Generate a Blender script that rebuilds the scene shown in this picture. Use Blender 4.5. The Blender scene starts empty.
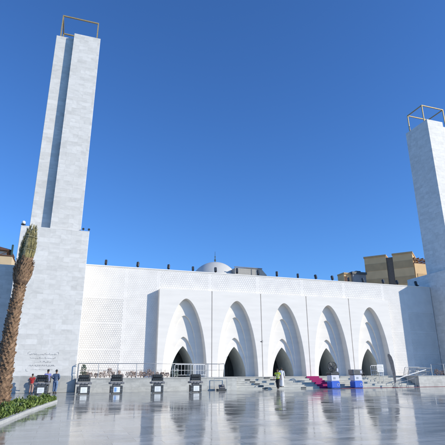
import bpy, math, random
import numpy as np
from mathutils import Vector, Matrix
random.seed(7)
R = math.radians
scn = bpy.context.scene
col = scn.collection

# ------------------------------------------------------------------ materials
MATS = {}
def nodes_of(m):
    m.use_nodes = True
    return m.node_tree.nodes, m.node_tree.links
def base_mat(name):
    m = bpy.data.materials.new(name); n, l = nodes_of(m)
    return m, n, l, n['Principled BSDF']
def c4(c): return (c[0], c[1], c[2], 1)

def plain(name, c, rough=.6, metal=0, var=.12, scale=4, bump=0., bscale=30, stretch=(1, 1, 1)):
    """procedural material: noise mottled colour, roughness variation, optional bump"""
    if name in MATS: return MATS[name]
    m, n, l, b = base_mat(name)
    tc = n.new('ShaderNodeTexCoord'); mp = n.new('ShaderNodeMapping'); mp.inputs['Scale'].default_value = stretch
    l.new(tc.outputs['Object'], mp.inputs['Vector'])
    ns = n.new('ShaderNodeTexNoise'); ns.inputs['Scale'].default_value = scale; ns.inputs['Detail'].default_value = 5
    l.new(mp.outputs[0], ns.inputs['Vector'])
    cr = n.new('ShaderNodeValToRGB')
    cr.color_ramp.elements[0].position = .3; cr.color_ramp.elements[1].position = .7
    cr.color_ramp.elements[0].color = c4([x*(1-var) for x in c]); cr.color_ramp.elements[1].color = c4([min(1, x*(1+var)) for x in c])
    l.new(ns.outputs['Fac'], cr.inputs[0]); l.new(cr.outputs[0], b.inputs['Base Color'])
    b.inputs['Roughness'].default_value = rough; b.inputs['Metallic'].default_value = metal
    if bump:
        n2 = n.new('ShaderNodeTexNoise'); n2.inputs['Scale'].default_value = bscale; n2.inputs['Detail'].default_value = 4
        l.new(mp.outputs[0], n2.inputs['Vector'])
        bp = n.new('ShaderNodeBump'); bp.inputs['Strength'].default_value = bump; bp.inputs['Distance'].default_value = .02
        l.new(n2.outputs['Fac'], bp.inputs['Height']); l.new(bp.outputs[0], b.inputs['Normal'])
    MATS[name] = m
    return m

def slabs(name, c, c2, w, h, mortar, cm, rough=.45, vein=.06, bumpd=.004, contrast=.5):
    """stone cladding: slabs in courses over vertical walls, veined; coordinates x+y, z"""
    if name in MATS: return MATS[name]
    m, n, l, b = base_mat(name)
    tc = n.new('ShaderNodeTexCoord'); sp = n.new('ShaderNodeSeparateXYZ'); l.new(tc.outputs['Object'], sp.inputs[0])
    ad = n.new('ShaderNodeMath'); ad.operation = 'ADD'; l.new(sp.outputs[0], ad.inputs[0]); l.new(sp.outputs[1], ad.inputs[1])
    cb = n.new('ShaderNodeCombineXYZ'); l.new(ad.outputs[0], cb.inputs[0]); l.new(sp.outputs[2], cb.inputs[1])
    br = n.new('ShaderNodeTexBrick'); l.new(cb.outputs[0], br.inputs['Vector'])
    br.inputs['Scale'].default_value = 1; br.inputs['Brick Width'].default_value = w; br.inputs['Row Height'].default_value = h
    br.inputs['Mortar Size'].default_value = mortar; br.inputs['Mortar Smooth'].default_value = .1
    br.inputs['Color1'].default_value = c4(c); br.inputs['Color2'].default_value = c4(c2); br.inputs['Mortar'].default_value = c4(cm)
    mp = n.new('ShaderNodeMapping'); mp.inputs['Scale'].default_value = (.7, 1.1, 1); l.new(cb.outputs[0], mp.inputs['Vector'])
    fl = n.new('ShaderNodeVectorMath'); fl.operation = 'SNAP'; fl.inputs[1].default_value = (w*1.001, h, 1); l.new(cb.outputs[0], fl.inputs[0])
    wn = n.new('ShaderNodeTexWhiteNoise'); l.new(fl.outputs[0], wn.inputs['Vector']); sc_ = n.new('ShaderNodeVectorMath'); sc_.operation = 'SCALE'; sc_.inputs['Scale'].default_value = 6; l.new(wn.outputs['Color'], sc_.inputs[0])
    av = n.new('ShaderNodeVectorMath'); av.operation = 'ADD'; l.new(mp.outputs[0], av.inputs[0]); l.new(sc_.outputs[0], av.inputs[1])
    ns = n.new('ShaderNodeTexNoise'); ns.inputs['Scale'].default_value = 1.1; ns.inputs['Detail'].default_value = 9; ns.inputs['Distortion'].default_value = 1.4
    ns.inputs['Roughness'].default_value = .6
    l.new(av.outputs[0], ns.inputs['Vector'])
    cr = n.new('ShaderNodeValToRGB'); e = cr.color_ramp.elements
    e[0].position = .36; e[0].color = (1-vein*3.4,)*3+(1,); e[1].position = .58; e[1].color = (1, 1, 1, 1)
    l.new(ns.outputs['Fac'], cr.inputs[0])
    mx = n.new('ShaderNodeMix'); mx.data_type = 'RGBA'; mx.blend_type = 'MULTIPLY'; mx.inputs[0].default_value = 1
    l.new(br.outputs['Color'], mx.inputs[6]); l.new(cr.outputs[0], mx.inputs[7]); l.new(mx.outputs[2], b.inputs['Base Color'])
    b.inputs['Roughness'].default_value = rough
    bp = n.new('ShaderNodeBump'); bp.inputs['Strength'].default_value = .6; bp.inputs['Distance'].default_value = bumpd
    inv = n.new('ShaderNodeMath'); inv.operation = 'SUBTRACT'; inv.inputs[0].default_value = 1; l.new(br.outputs['Fac'], inv.inputs[1])
    l.new(inv.outputs[0], bp.inputs['Height']); l.new(bp.outputs[0], b.inputs['Normal'])
    MATS[name] = m
    return m

def floor_mat():
    m, n, l, b = base_mat('polished_stone_paving')
    tc = n.new('ShaderNodeTexCoord')
    def vm(op, a, bb=None, s=None):
        v = n.new('ShaderNodeVectorMath'); v.operation = op
        if isinstance(a, tuple): v.inputs[0].default_value = a
        else: l.new(a, v.inputs[0])
        if bb is not None:
            if isinstance(bb, tuple): v.inputs[1].default_value = bb
            else: l.new(bb, v.inputs[1])
        if s is not None: v.inputs['Scale'].default_value = s
        return v.outputs[0]
    P = tc.outputs['Object']
    br = n.new('ShaderNodeTexBrick'); l.new(P, br.inputs['Vector'])
    br.offset = 0.5
    for k, v in (('Scale', 1), ('Brick Width', 1.2), ('Row Height', .6), ('Mortar Size', .009), ('Mortar Smooth', .2)): br.inputs[k].default_value = v
    br.inputs['Color1'].default_value = (.31, .308, .275, 1); br.inputs['Color2'].default_value = (.48, .475, .43, 1); br.inputs['Mortar'].default_value = (.13, .13, .125, 1)
    mp = n.new('ShaderNodeMapping'); mp.inputs['Scale'].default_value = (.35, 1.5, 1); l.new(P, mp.inputs['Vector'])
    ns = n.new('ShaderNodeTexNoise'); ns.inputs['Scale'].default_value = 1.6; ns.inputs['Detail'].default_value = 8; ns.inputs['Distortion'].default_value = .8
    l.new(mp.outputs[0], ns.inputs['Vector'])
    cr = n.new('ShaderNodeValToRGB'); e = cr.color_ramp.elements; e[0].position = .3; e[0].color = (.55, .56, .56, 1); e[1].position = .6; e[1].color = (1.0, 1.0, 1.0, 1)
    l.new(ns.outputs['Fac'], cr.inputs[0])
    mx = n.new('ShaderNodeMix'); mx.data_type = 'RGBA'; mx.blend_type = 'MULTIPLY'; mx.inputs[0].default_value = 1
    l.new(br.outputs['Color'], mx.inputs[6]); l.new(cr.outputs[0], mx.inputs[7]); l.new(mx.outputs[2], b.inputs['Base Color'])
    # roughness: polish varies, streaks of dust
    mr = n.new('ShaderNodeMapRange'); mr.inputs['From Min'].default_value = .35; mr.inputs['From Max'].default_value = .7
    mr.inputs['To Min'].default_value = .04; mr.inputs['To Max'].default_value = .16; l.new(ns.outputs['Fac'], mr.inputs['Value'])
    du = n.new('ShaderNodeTexNoise'); du.inputs['Scale'].default_value = .22; du.inputs['Detail'].default_value = 7; du.inputs['Roughness'].default_value = .65; l.new(P, du.inputs['Vector'])
    dr = n.new('ShaderNodeMapRange'); dr.inputs['From Min'].default_value = .52; dr.inputs['From Max'].default_value = .72; dr.inputs['To Max'].default_value = .22; l.new(du.outputs['Fac'], dr.inputs['Value'])
    ra = n.new('ShaderNodeMath'); l.new(mr.outputs[0], ra.inputs[0]); l.new(dr.outputs[0], ra.inputs[1]); l.new(ra.outputs[0], b.inputs['Roughness'])
    # each slab lies at a slightly different tilt
    cell = vm('FLOOR', vm('DIVIDE', P, (1.2, .6, 1e6)))
    wn = n.new('ShaderNodeTexWhiteNoise'); l.new(cell, wn.inputs['Vector'])
    tilt = vm('MULTIPLY', vm('SUBTRACT', wn.outputs['Color'], (.5, .5, .5)), (.005, .011, 0))
    n2 = n.new('ShaderNodeTexNoise'); n2.inputs['Scale'].default_value = 1.4; n2.inputs['Detail'].default_value = 3
    m3 = n.new('ShaderNodeMapping'); m3.inputs['Scale'].default_value = (.8, 2.2, 1); l.new(P, m3.inputs['Vector']); l.new(m3.outputs[0], n2.inputs['Vector'])
    bp = n.new('ShaderNodeBump'); bp.inputs['Strength'].default_value = .14; bp.inputs['Distance'].default_value = .006
    l.new(n2.outputs['Fac'], bp.inputs['Height'])
    nrm = vm('NORMALIZE', vm('ADD', bp.outputs[0], tilt)); l.new(nrm, b.inputs['Normal'])
    b.inputs['IOR'].default_value = 1.42
    return m

M = {}
M['plaza'] = floor_mat()
M['plaster'] = plain('white_printed_plaster', (.79, .75, .69), .75, var=.045, scale=.8, bump=.25, bscale=18, stretch=(.4, .4, 3))
M['lattice'] = plain('white_lattice_stone', (.78, .745, .70), .7, var=.05, scale=1.2)
M['marble'] = slabs('pale_marble_cladding', (.665, .645, .60), (.755, .735, .69), .9, .42, .004, (.54, .53, .50), .6, .04)
M['skirt'] = slabs('grey_marble_skirting', (.45, .445, .41), (.51, .50, .465), 1.2, 1.4, .005, (.33, .34, .33), .35, .06)
M['terrace'] = slabs('light_grey_terrace_stone', (.48, .475, .435), (.56, .55, .50), 1.2, .37, .005, (.38, .39, .38), .45, .06)
M['terrace_top'] = plain('terrace_paving', (.49, .48, .44), .5, var=.08, scale=3)
M['tunnel'] = plain('grey_vestibule_stone', (.50, .52, .50), .6, var=.1, scale=2)
M['glass'] = plain('dark_door_glass', (.045, .05, .05), .12, var=.2)
M['bronze'] = plain('dark_door_frame', (.05, .05, .05), .4, .6)
M['gold'] = plain('brass_tube', (.38, .29, .14), .6, .3, var=.15)
M['steel'] = plain('brushed_steel_rail', (.38, .385, .39), .4, .6, var=.08)
M['whitemetal'] = plain('white_painted_metal', (.78, .78, .77), .45, var=.04)
M['black'] = plain('black_plastic', (.018, .018, .02), .45, var=.3)
M['darkgrey'] = plain('dark_grey_metal', (.06, .065, .07), .5, .2, var=.2)
M['grey'] = plain('mid_grey_plastic', (.17, .17, .18), .5, var=.15)
M['paper'] = plain('white_paper_sheet', (.75, .77, .76), .8, var=.03)
M['printgrey'] = plain('grey_print', (.35, .38, .40), .8)
M['printblue'] = plain('blue_print', (.16, .32, .60), .7)
M['lens'] = plain('lamp_lens', (.05, .055, .06), .1, var=.2)
M['blue'] = plain('blue_plastic', (.035, .12, .55), .4, var=.08)
M['lilac'] = plain('white_plastic', (.66, .66, .76), .45, var=.04)
M['red_carpet'] = plain('maroon_carpet', (.25, .045, .06), .95, var=.2, scale=20)
M['carpet'] = plain('magenta_carpet', (.33, .02, .13), .95, var=.18, scale=14)
M['trunk'] = plain('palm_trunk_bark', (.14, .085, .05), .9, var=.5, scale=9, bump=.9, bscale=26)
M['stub'] = plain('palm_leaf_base', (.25, .155, .09), .85, var=.4, scale=6, bump=.5, bscale=30)
M['crownfibre'] = plain('palm_crown_fibre', (.13, .08, .05), .95, var=.5, scale=12, bump=.9)
M['frond'] = plain('bound_palm_frond', (.36, .31, .135), .6, var=.4, scale=3)
M['frond_dry'] = plain('dry_palm_frond', (.36, .34, .22), .7, var=.3, scale=3)
M['leaf'] = plain('hedge_leaf', (.10, .15, .025), .55, var=.5, scale=8)
M['leaf2'] = plain('bright_hedge_leaf', (.19, .25, .05), .55, var=.4, scale=8)
M['soil'] = plain('bed_soil', (.10, .07, .045), .95, var=.3, scale=10, bump=.6)
M['kerb'] = plain('stone_kerb', (.42, .42, .40), .7, var=.1, scale=5, bump=.3)
M['pinkleaf'] = plain('dry_pink_foliage', (.42, .32, .27), .8, var=.3, scale=6)
M['greyleaf'] = plain('grey_green_foliage', (.15, .19, .13), .8, var=.4, scale=6)
M['twig'] = plain('brown_twig', (.16, .10, .07), .9, var=.3)
M['beige'] = plain('beige_render', (.62, .47, .29), .85, var=.06, scale=1.2, bump=.2)
M['tan'] = plain('tan_facade', (.72, .47, .235), .85, var=.07, scale=.8)
M['tandark'] = plain('brown_facade_band', (.52, .335, .165), .85, var=.1, scale=.8)
M['bgrey'] = plain('grey_concrete', (.24, .24, .24), .9, var=.12, scale=.8)
M['bdark'] = plain('dark_brown_strip', (.15, .115, .085), .6, var=.1)
M['wood'] = plain('dark_pergola_timber', (.12, .06, .035), .8, var=.2)
M['green_dark'] = plain('dark_teal_metal', (.03, .07, .07), .6)
M['dome'] = plain('pale_dome_tile', (.60, .58, .53), .55, var=.04, scale=2, bump=.15)
M['ink'] = plain('engraved_dark_lettering', (.36, .35, .34), .7)
M['globe'] = plain('white_globe', (.85, .85, .82), .3, var=.02)
# people
M['skin'] = plain('brown_skin', (.26, .14, .085), .55, var=.06)
M['skin2'] = plain('tan_skin', (.36, .21, .13), .55, var=.06)
M['hair'] = plain('black_hair', (.012, .010, .009), .5)
M['redcloth'] = plain('red_cloth', (.42, .03, .03), .85, var=.12, scale=9)
M['pinkcloth'] = plain('pale_pink_cloth', (.42, .27, .22), .85, var=.2, scale=9)
M['violet'] = plain('violet_blue_cloth', (.17, .18, .42), .85, var=.15, scale=9)
M['denim'] = plain('washed_denim', (.10, .14, .22), .85, var=.3, scale=12)
M['jeans'] = plain('blue_jeans', (.13, .20, .33), .85, var=.2, scale=12)
M['hivis'] = plain('yellow_hi_vis_cloth', (.52, .60, .05), .7, var=.12, scale=9)
M['silver'] = plain('reflective_tape', (.6, .6, .6), .3, .3)
M['blackcloth'] = plain('black_cloth', (.022, .022, .026), .85, var=.2, scale=9)
M['whitecloth'] = plain('white_robe_cloth', (.74, .74, .76), .85, var=.04, scale=9)
M['shoe'] = plain('dark_shoe', (.03, .025, .02), .5)
M['bird'] = plain('grey_feathers', (.10, .10, .11), .8, var=.3)

# ------------------------------------------------------------------ mesh builder
class MB:
    def __init__(s): s.v = []; s.f = []
    def quad(s, *p):
        b = len(s.v); s.v += [tuple(q) for q in p]; s.f.append(tuple(range(b, b+len(p))))
    def box(s, x0, x1, y0, y1, z0, z1, mat=None):
        b = len(s.v)
        pts = [(x0,y0,z0),(x1,y0,z0),(x1,y1,z0),(x0,y1,z0),(x0,y0,z1),(x1,y0,z1),(x1,y1,z1),(x0,y1,z1)]
        if mat is not None: pts = [tuple(mat @ Vector(p)) for p in pts]
        s.v += pts
        for q in ((0,3,2,1),(4,5,6,7),(0,1,5,4),(1,2,6,5),(2,3,7,6),(3,0,4,7)): s.f.append(tuple(b+i for i in q))
    def bevbox(s, x0, x1, y0, y1, z0, z1, r=.02, mat=None):
        """box with chamfered edges"""
        b = len(s.v); X = (x0, x1); Y = (y0, y1); Z = (z0, z1); idx = {}
        for i in (0, 1):
            for j in (0, 1):
                for k in (0, 1):
                    sx, sy, sz = (1, -1)[i]*r, (1, -1)[j]*r, (1, -1)[k]*r
                    for ax, p in enumerate(((X[i], Y[j]+sy, Z[k]+sz), (X[i]+sx, Y[j], Z[k]+sz), (X[i]+sx, Y[j]+sy, Z[k]))):
                        idx[i, j, k, ax] = len(s.v); s.v.append(tuple(mat @ Vector(p)) if mat is not None else p)
        I = lambda i, j, k, a: idx[i, j, k, a]
        for i in (0, 1):
            f = [I(i,0,0,0), I(i,1,0,0), I(i,1,1,0), I(i,0,1,0)]; s.f.append(tuple(f if i else f[::-1]))
        for j in (0, 1):
            f = [I(0,j,0,1), I(1,j,0,1), I(1,j,1,1), I(0,j,1,1)]; s.f.append(tuple(f[::-1] if j else f))
        for k in (0, 1):
            f = [I(0,0,k,2), I(1,0,k,2), I(1,1,k,2), I(0,1,k,2)]; s.f.append(tuple(f if k else f[::-1]))
        for i in (0, 1):
            for j in (0, 1): s.f.append((I(i,j,0,0), I(i,j,0,1), I(i,j,1,1), I(i,j,1,0)))
            for k in (0, 1): s.f.append((I(i,0,k,0), I(i,0,k,2), I(i,1,k,2), I(i,1,k,0)))
        for j in (0, 1):
            for k in (0, 1): s.f.append((I(0,j,k,1), I(0,j,k,2), I(1,j,k,2), I(1,j,k,1)))
        for i in (0, 1):
            for j in (0, 1):
                for k in (0, 1): s.f.append((I(i,j,k,0), I(i,j,k,1), I(i,j,k,2)))
    def tube(s, pts, rad, n=8, cap=True):
        """swept tube through pts; rad a number or one per point"""
        pts = [Vector(p) for p in pts]; rads = rad if hasattr(rad, '__len__') else [rad]*len(pts)
        b = len(s.v); prev = None
        for i, p in enumerate(pts):
            d = (pts[min(i+1, len(pts)-1)]-pts[max(i-1, 0)]).normalized()
            ref = Vector((0, 0, 1)) if abs(d.z) < .95 else Vector((1, 0, 0))
            if prev is not None and (prev - d*prev.dot(d)).length > .1: u = (prev-d*prev.dot(d)).normalized()
            else: u = d.cross(ref).normalized()
            prev = u; w = d.cross(u)
            for k in range(n):
                a = 2*math.pi*k/n; s.v.append(tuple(p+(u*math.cos(a)+w*math.sin(a))*rads[i]))
        for i in range(len(pts)-1):
            for k in range(n):
                a = b+i*n+k; c = b+i*n+(k+1) % n; s.f.append((a, c, c+n, a+n))
        if cap:
            s.f.append(tuple(b+k for k in range(n))[::-1]); s.f.append(tuple(b+(len(pts)-1)*n+k for k in range(n)))
    def bar(s, a, c, w=.05):
        a = Vector(a); c = Vector(c); d = (c-a); L = d.length; d.normalize()
        ref = Vector((0, 0, 1)) if abs(d.z) < .9 else Vector((0, 1, 0))
        u = d.cross(ref).normalized(); v = d.cross(u); m = Matrix((u, v, d)).transposed().to_4x4(); m.translation = a
        s.box(-w/2, w/2, -w/2, w/2, 0, L, m)
    def lathe(s, cx, cy, prof, n=24):
        b = len(s.v)
        for r, z in prof:
            for k in range(n):
                a = 2*math.pi*k/n; s.v.append((cx+r*math.cos(a), cy+r*math.sin(a), z))
        for i in range(len(prof)-1):
            for k in range(n):
                a = b+i*n+k; c = b+i*n+(k+1) % n; s.f.append((a, c, c+n, a+n))
        s.f.append(tuple(b+k for k in range(n))[::-1]); s.f.append(tuple(b+(len(prof)-1)*n+k for k in range(n)))
    def ball(s, c, r, n=12, m=8, sc=(1, 1, 1)):
        b = len(s.v); c = Vector(c)
        for i in range(m+1):
            t = math.pi*i/m
            for k in range(n):
                a = 2*math.pi*k/n
                s.v.append((c.x+r*sc[0]*math.sin(t)*math.cos(a), c.y+r*sc[1]*math.sin(t)*math.sin(a), c.z-r*sc[2]*math.cos(t)))
        for i in range(m):
            for k in range(n):
                a = b+i*n+k; d = b+i*n+(k+1) % n; s.f.append((a, d, d+n, a+n))
    def build(s, name, mat, parent=None, smooth=False):
        me = bpy.data.meshes.new(name); me.from_pydata(s.v, [], s.f); me.update()
        if mat is not None: me.materials.append(mat)
        if smooth:
            for p in me.polygons: p.use_smooth = True
        o = bpy.data.objects.new(name, me); col.objects.link(o)
        if parent is not None:
            o.parent = parent
            # meshes are written in world metres: keep them there
            o.matrix_parent_inverse = world_of(parent).inverted()
        return o
WORLD = {}
def world_of(o):
    m = o.matrix_parent_inverse @ o.matrix_basis
    if o.parent is not None: m = world_of(o.parent) @ m
    return m
def tag(o, label=None, cat=None, group=None, kind=None):
    if label: o['label'] = label
    if cat: o['category'] = cat
    if group: o['group'] = group
    if kind: o['kind'] = kind
    return o
def empty(name, loc, label, cat, group=None, rz=0):
    o = bpy.data.objects.new(name, None); col.objects.link(o); o.location = loc; o.rotation_euler = (0, 0, rz)
    o.empty_display_size = .3
    return tag(o, label, cat, group)
def local(mb, name, mat, parent, smooth=False):
    """part written in the parent's own coordinates"""
    o = mb.build(name, mat, None, smooth); o.parent = parent; return o
def copy_tree(o, parent=None):
    c = o.copy(); col.objects.link(c)
    if parent is not None: c.parent = parent; c.matrix_parent_inverse = o.matrix_parent_inverse.copy()
    for ch in [x for x in list(bpy.data.objects) if x.parent is o]: copy_tree(ch, c)
    return c

ORD = ['first','second','third','fourth','fifth','sixth','seventh','eighth','ninth','tenth','eleventh','twelfth','thirteenth',
       'fourteenth','fifteenth','sixteenth','seventeenth','eighteenth','nineteenth','twentieth','twenty-first','twenty-second','twenty-third','twenty-fourth','twenty-fifth','twenty-sixth']

# ------------------------------------------------------------------ ground
g = MB(); g.quad((-1500,-300,-.004),(1500,-300,-.004),(1500,2500,-.004),(-1500,2500,-.004))
tag(g.build('ground', plain('asphalt_ground', (.07, .07, .068), .85, var=.2, scale=.6)), kind='structure')
g = MB(); g.quad((-22,-18,0),(62,-18,0),(62,41.2,0),(-22,41.2,0))
tag(g.build('plaza', M['plaza']), kind='structure')
g = MB(); g.quad((-60,41.2,0),(-.0,41.2,0),(-.0,45,0),(-60,45,0))
tag(g.build('pavement', M['terrace_top']), kind='structure')

# ------------------------------------------------------------------ mosque
CX = 21.8; FY = 44.0; WY = 44.8; T = 1.10; PT = 9.5; RT = 11.55
mosque = empty('mosque', (CX, FY, T), 'long white mosque hall with five pointed arches and perforated walls', 'mosque')

def lattice(mb, x0, x1, z0, z1, y, edge=.30, ratio=.5, depth=.06, margin=.07):
    """pierced screen of small triangles, front at y, facing -Y"""
    a0, a1, b0, b1 = x0+margin, x1-margin, z0+margin, z1-margin
    nr = max(1, round((b1-b0)/(edge*.866))); h = (b1-b0)/nr
    # margins
    for q in ((x0,x1,z0,b0),(x0,x1,b1,z1),(x0,a0,b0,b1),(a1,x1,b0,b1)):
        mb.quad((q[0],y,q[2]),(q[1],y,q[2]),(q[1],y,q[3]),(q[0],y,q[3]))
    nc = int((a1-a0)/edge)+2
    cl = lambda x: min(max(x, a0), a1)
    for r in range(nr):
        zb = b0+r*h; zt = zb+h; off = (r % 2)*.5
        for c in range(-1, nc+1):
            xl = a0+(c-off)*edge
            for tri in (((xl,zb),(xl+edge,zb),(xl+edge/2,zt)), ((xl+edge,zb),(xl+edge*1.5,zt),(xl+edge/2,zt))):
                t = [(cl(p[0]), p[1]) for p in tri]
                ar = abs((t[1][0]-t[0][0])*(t[2][1]-t[0][1])-(t[2][0]-t[0][0])*(t[1][1]-t[0][1]))
                if ar < 1e-4: continue
                m = (sum(p[0] for p in t)/3, sum(p[1] for p in t)/3)
                if ar < edge*h*.95:
                    mb.quad(*[(p[0], y, p[1]) for p in t]); continue
                i = [(m[0]+(p[0]-m[0])*ratio, m[1]+(p[1]-m[1])*ratio) for p in t]
                b = len(mb.v)
                mb.v += [(p[0], y, p[1]) for p in t]+[(p[0], y, p[1]) for p in i]+[(m[0]+(p[0]-m[0])*.9, y+depth, m[1]+(p[1]-m[1])*.9) for p in i]
                for k in range(3):
                    k2 = (k+1) % 3
                    mb.f.append((b+k, b+k2, b+3+k2, b+3+k)); mb.f.append((b+3+k, b+3+k2, b+6+k2, b+6+k))
                mb.f.append((b+6, b+7, b+8))

def screen_wall(x0, x1, zsplits, xsplits, y, dense=()):
    mb = MB()
    for i in range(len(xsplits)-1):
        for j in range(len(zsplits)-1):
            d = (i, j) in dense
            lattice(mb, xsplits[i]+.003, xsplits[i+1]-.003, zsplits[j]+.003, zsplits[j+1]-.003, y, .205, .56 if d else .45, .036 if d else .018, .05)
    return mb
zs = [T, 3.6, 6.05, 8.45, RT]
mb = screen_wall(.85, 8.15, zs, [.85, 4.9, 8.15], WY, {(0,0),(0,1),(0,2)})
left_wing = mb.build('lattice_screen', M['lattice'], mosque); left_wing['label'] = 'pierced white lattice screen left of the arches'
mb = screen_wall(35.45, 42.7, zs, [35.45, 38.7, 42.7], WY, {(1,0),(1,1),(1,2)})
mb.build('lattice_screen', M['lattice'], mosque)['label'] = 'pierced lattice screen in the right minaret shadow'
mb = MB()
xs = [8.15+i*(35.45-8.15)/5 for i in range(6)]
for i in range(5): lattice(mb, xs[i]+.003, xs[i+1]-.003, PT+.01, RT-.004, WY, .24, .5, .02, .07)
mb.build('lattice_band', M['lattice'], mosque)
# massing behind the screens, parapet, roof
mb = MB(); mb.box(-60, 8.6, WY+.14, 45.6, 0, RT-.42); o = mb.build('wall', M['marble'], mosque); o['label'] = 'plain side wall beyond the left minaret'
mb = MB(); mb.box(.85, 42.7, 44.93, 45.15, T, RT-.05); mb.box(34.9, 95, 45.16, 45.7, 0, RT-.3)
# openings of the arches must stay open: wall is only kept above and beside them
mb = MB(); mb.box(.85, 8.6, 44.92, 45.4, 0, RT-.02); mb.box(35.0, 95, 44.92, 45.4, 0, RT-.02); mb.box(8.6, 35.0, 44.92, 45.3, PT-.3, RT-.02)
mb.build('backing_wall', M['lattice'], mosque)
mb = MB(); mb.box(.85, 42.7, WY-.05, 45.44, RT, RT+.10); mb.build('parapet', M['plaster'], mosque)
mb = MB(); mb.box(.85, 60, 45.42, 80, RT-.7, RT-.45); mb.box(8.0, 36, 49.8, 50.2, 0, RT-.7); mb.box(59.6, 60, 45.42, 80, 0, RT-.45); mb.build('roof', M['plaster'], mosque)

def curve(W, z0, apex, q, n=44, p=2.0):
    out = []
    for i in range(n+1):
        t = 1-(1-i/n)**2.2 if i < n else 1
        out.append((W*max(0., (1-t**p))**q, z0+(apex-z0)*t))
    return out
OUT = (2.20, 8.62, .57); L2 = (1.52, 7.0, .52); L3 = (1.37, 4.93, .62); DR = (1.23, 4.03, .86)
def mapx(c, curve_pts, sgn, grow=0): return [(c+sgn*(h+grow), z) for h, z in curve_pts]
def dep(z): return .60+.36*(1-(z-T)/(8.62-T))**.8 if z < 8.62 else .60
def arch_face(mb, c, x0, x1, ztop, crv, y, y_of=None):
    yf = (lambda z: y) if y_of is None else y_of
    for s, xe in ((-1, x0), (1, x1)):
        for i in range(len(crv)-1):
            (h0, z0), (h1, z1) = crv[i], crv[i+1]
            mb.quad((xe, yf(z0), z0), (c+s*h0, yf(z0), z0), (c+s*h1, yf(z1), z1), (xe, yf(z1), z1))
    za = crv[-1][1]; nn = 8 if ztop > za else 0
    for i in range(nn):
        a, b = za+(ztop-za)*i/nn, za+(ztop-za)*(i+1)/nn
        mb.quad((x0, yf(a), a), (x1, yf(a), a), (x1, yf(b), b), (x0, yf(b), b))
def arch_face_flat(mb, c, x0, x1, ztop, crv, y):
    """wall plane at y with an arch cut into it (faces -Y)"""
    for s, xe in ((-1, x0), (1, x1)):
        for i in range(len(crv)-1):
            (h0, z0), (h1, z1) = crv[i], crv[i+1]
            mb.quad((xe, y, z0), (c+s*h0, y, z0), (c+s*h1, y, z1), (xe, y, z1))
    za = crv[-1][1]
    if ztop > za: mb.quad((x0, y, za), (x1, y, za), (x1, y, ztop), (x0, y, ztop))
def reveal(mb, c, crv, y0, y1, r=.035, narrow=0):
    f0 = y0 if callable(y0) else (lambda z: y0)
    f1 = y1 if callable(y1) else (lambda z: y1)
    P_ = lambda z: [(0, f0(z)), (-r*.3, f0(z)+r*.3), (-r*.8, f0(z)+r), (-r-narrow, f1(z))]
    prof = P_(2)
    for s in (-1, 1):
        for i in range(len(crv)-1):
            for j in range(len(prof)-1):
                a, b = crv[i], crv[i+1]; pa, pb = P_(a[1]), P_(b[1])
                f = lambda h, o: max(0, h+o)
                mb.quad((c+s*f(a[0],pa[j][0]), pa[j][1], a[1]), (c+s*f(a[0],pa[j+1][0]), pa[j+1][1], a[1]), (c+s*f(b[0],pb[j+1][0]), pb[j+1][1], b[1]), (c+s*f(b[0],pb[j][0]), pb[j][1], b[1]))
bayw = (35.45-8.15)/5
F1 = lambda z: FY+dep(z)
F2 = lambda z: FY+dep(z)+0.02+.17*max(0, min(1, (z-T)/(7.0-T)))**1.3
F3 = lambda z: F2(z)+0.03+.20*max(0, min(1, (z-T)/(4.9-T)))**1.2
Y3 = F3(T)
bay_names = []
for i in range(5):
    x0 = 8.15+i*bayw; x1 = x0+bayw; c = (x0+x1)/2+.03
    mb = MB(); gx = .045
    co = curve(OUT[0], T, OUT[1], OUT[2]); c2 = curve(L2[0], T, L2[1], L2[2]); c3 = curve(L3[0], T, L3[1], L3[2]); cd = curve(DR[0], T, DR[1], DR[2])
    arch_face(mb, c, x0+(gx if i else 0), x1-(gx if i < 4 else 0), PT, co, FY)
    reveal(mb, c, co, FY, F1)
    arch_face(mb, c, c-2.4, c+2.4, 8.9, c2, 0, F1)
    reveal(mb, c, c2, F1, F2)
    arch_face(mb, c, c-2.0, c+2.0, 7.3, c3, 0, F2)
    reveal(mb, c, c3, F2, F3)
    arch_face(mb, c, c-1.7, c+1.7, 5.2, cd, 0, F3)
    # edges of the slab: joint reveals, top
    for xe in (x0+(gx if i else 0), x1-(gx if i < 4 else 0)): mb.quad((xe, FY, T), (xe, WY+.1, T), (xe, WY+.1, PT), (xe, FY, PT))
    mb.quad((x0, FY, PT), (x1, FY, PT), (x1, WY+.1, PT), (x0, WY+.1, PT))
    if i: mb.quad((x0-gx, FY+.12, T), (x0+gx, FY+.12, T), (x0+gx, FY+.12, PT), (x0-gx, FY+.12, PT))
    bay = mb.build('arched_bay', M['plaster'], mosque)
    tm = MB(); reveal(tm, c, cd, F3, Y3+3.6, .03, 0)
    tm.quad((c-1.25, Y3, T+.003), (c+1.25, Y3, T+.003), (c+1.25, Y3+3.6, T+.003), (c-1.25, Y3+3.6, T+.003))
    tm.build('doorway_passage', M['tunnel'], bay)
    dm = MB(); yb = Y3+3.55
    for s in (-1, 1):
        for k in range(len(cd)-1):
            dm.quad((c, yb, cd[k][1]), (c+s*cd[k][0], yb, cd[k][1]), (c+s*cd[k+1][0], yb, cd[k+1][1]), (c, yb, cd[k+1][1]))
    dm.build('glass_door', M['glass'], bay)
    fm = MB()
    for xx in (c-.62, c, c+.62): fm.box(xx-.03, xx+.03, yb-.06, yb-.01, T, 3.4 if xx == c else 2.9)
    fm.box(c-1.1, c+1.1, yb-.065, yb-.012, 3.25-.03, 3.25+.03)
    fm.build('door_frame', M['bronze'], bay)

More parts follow.
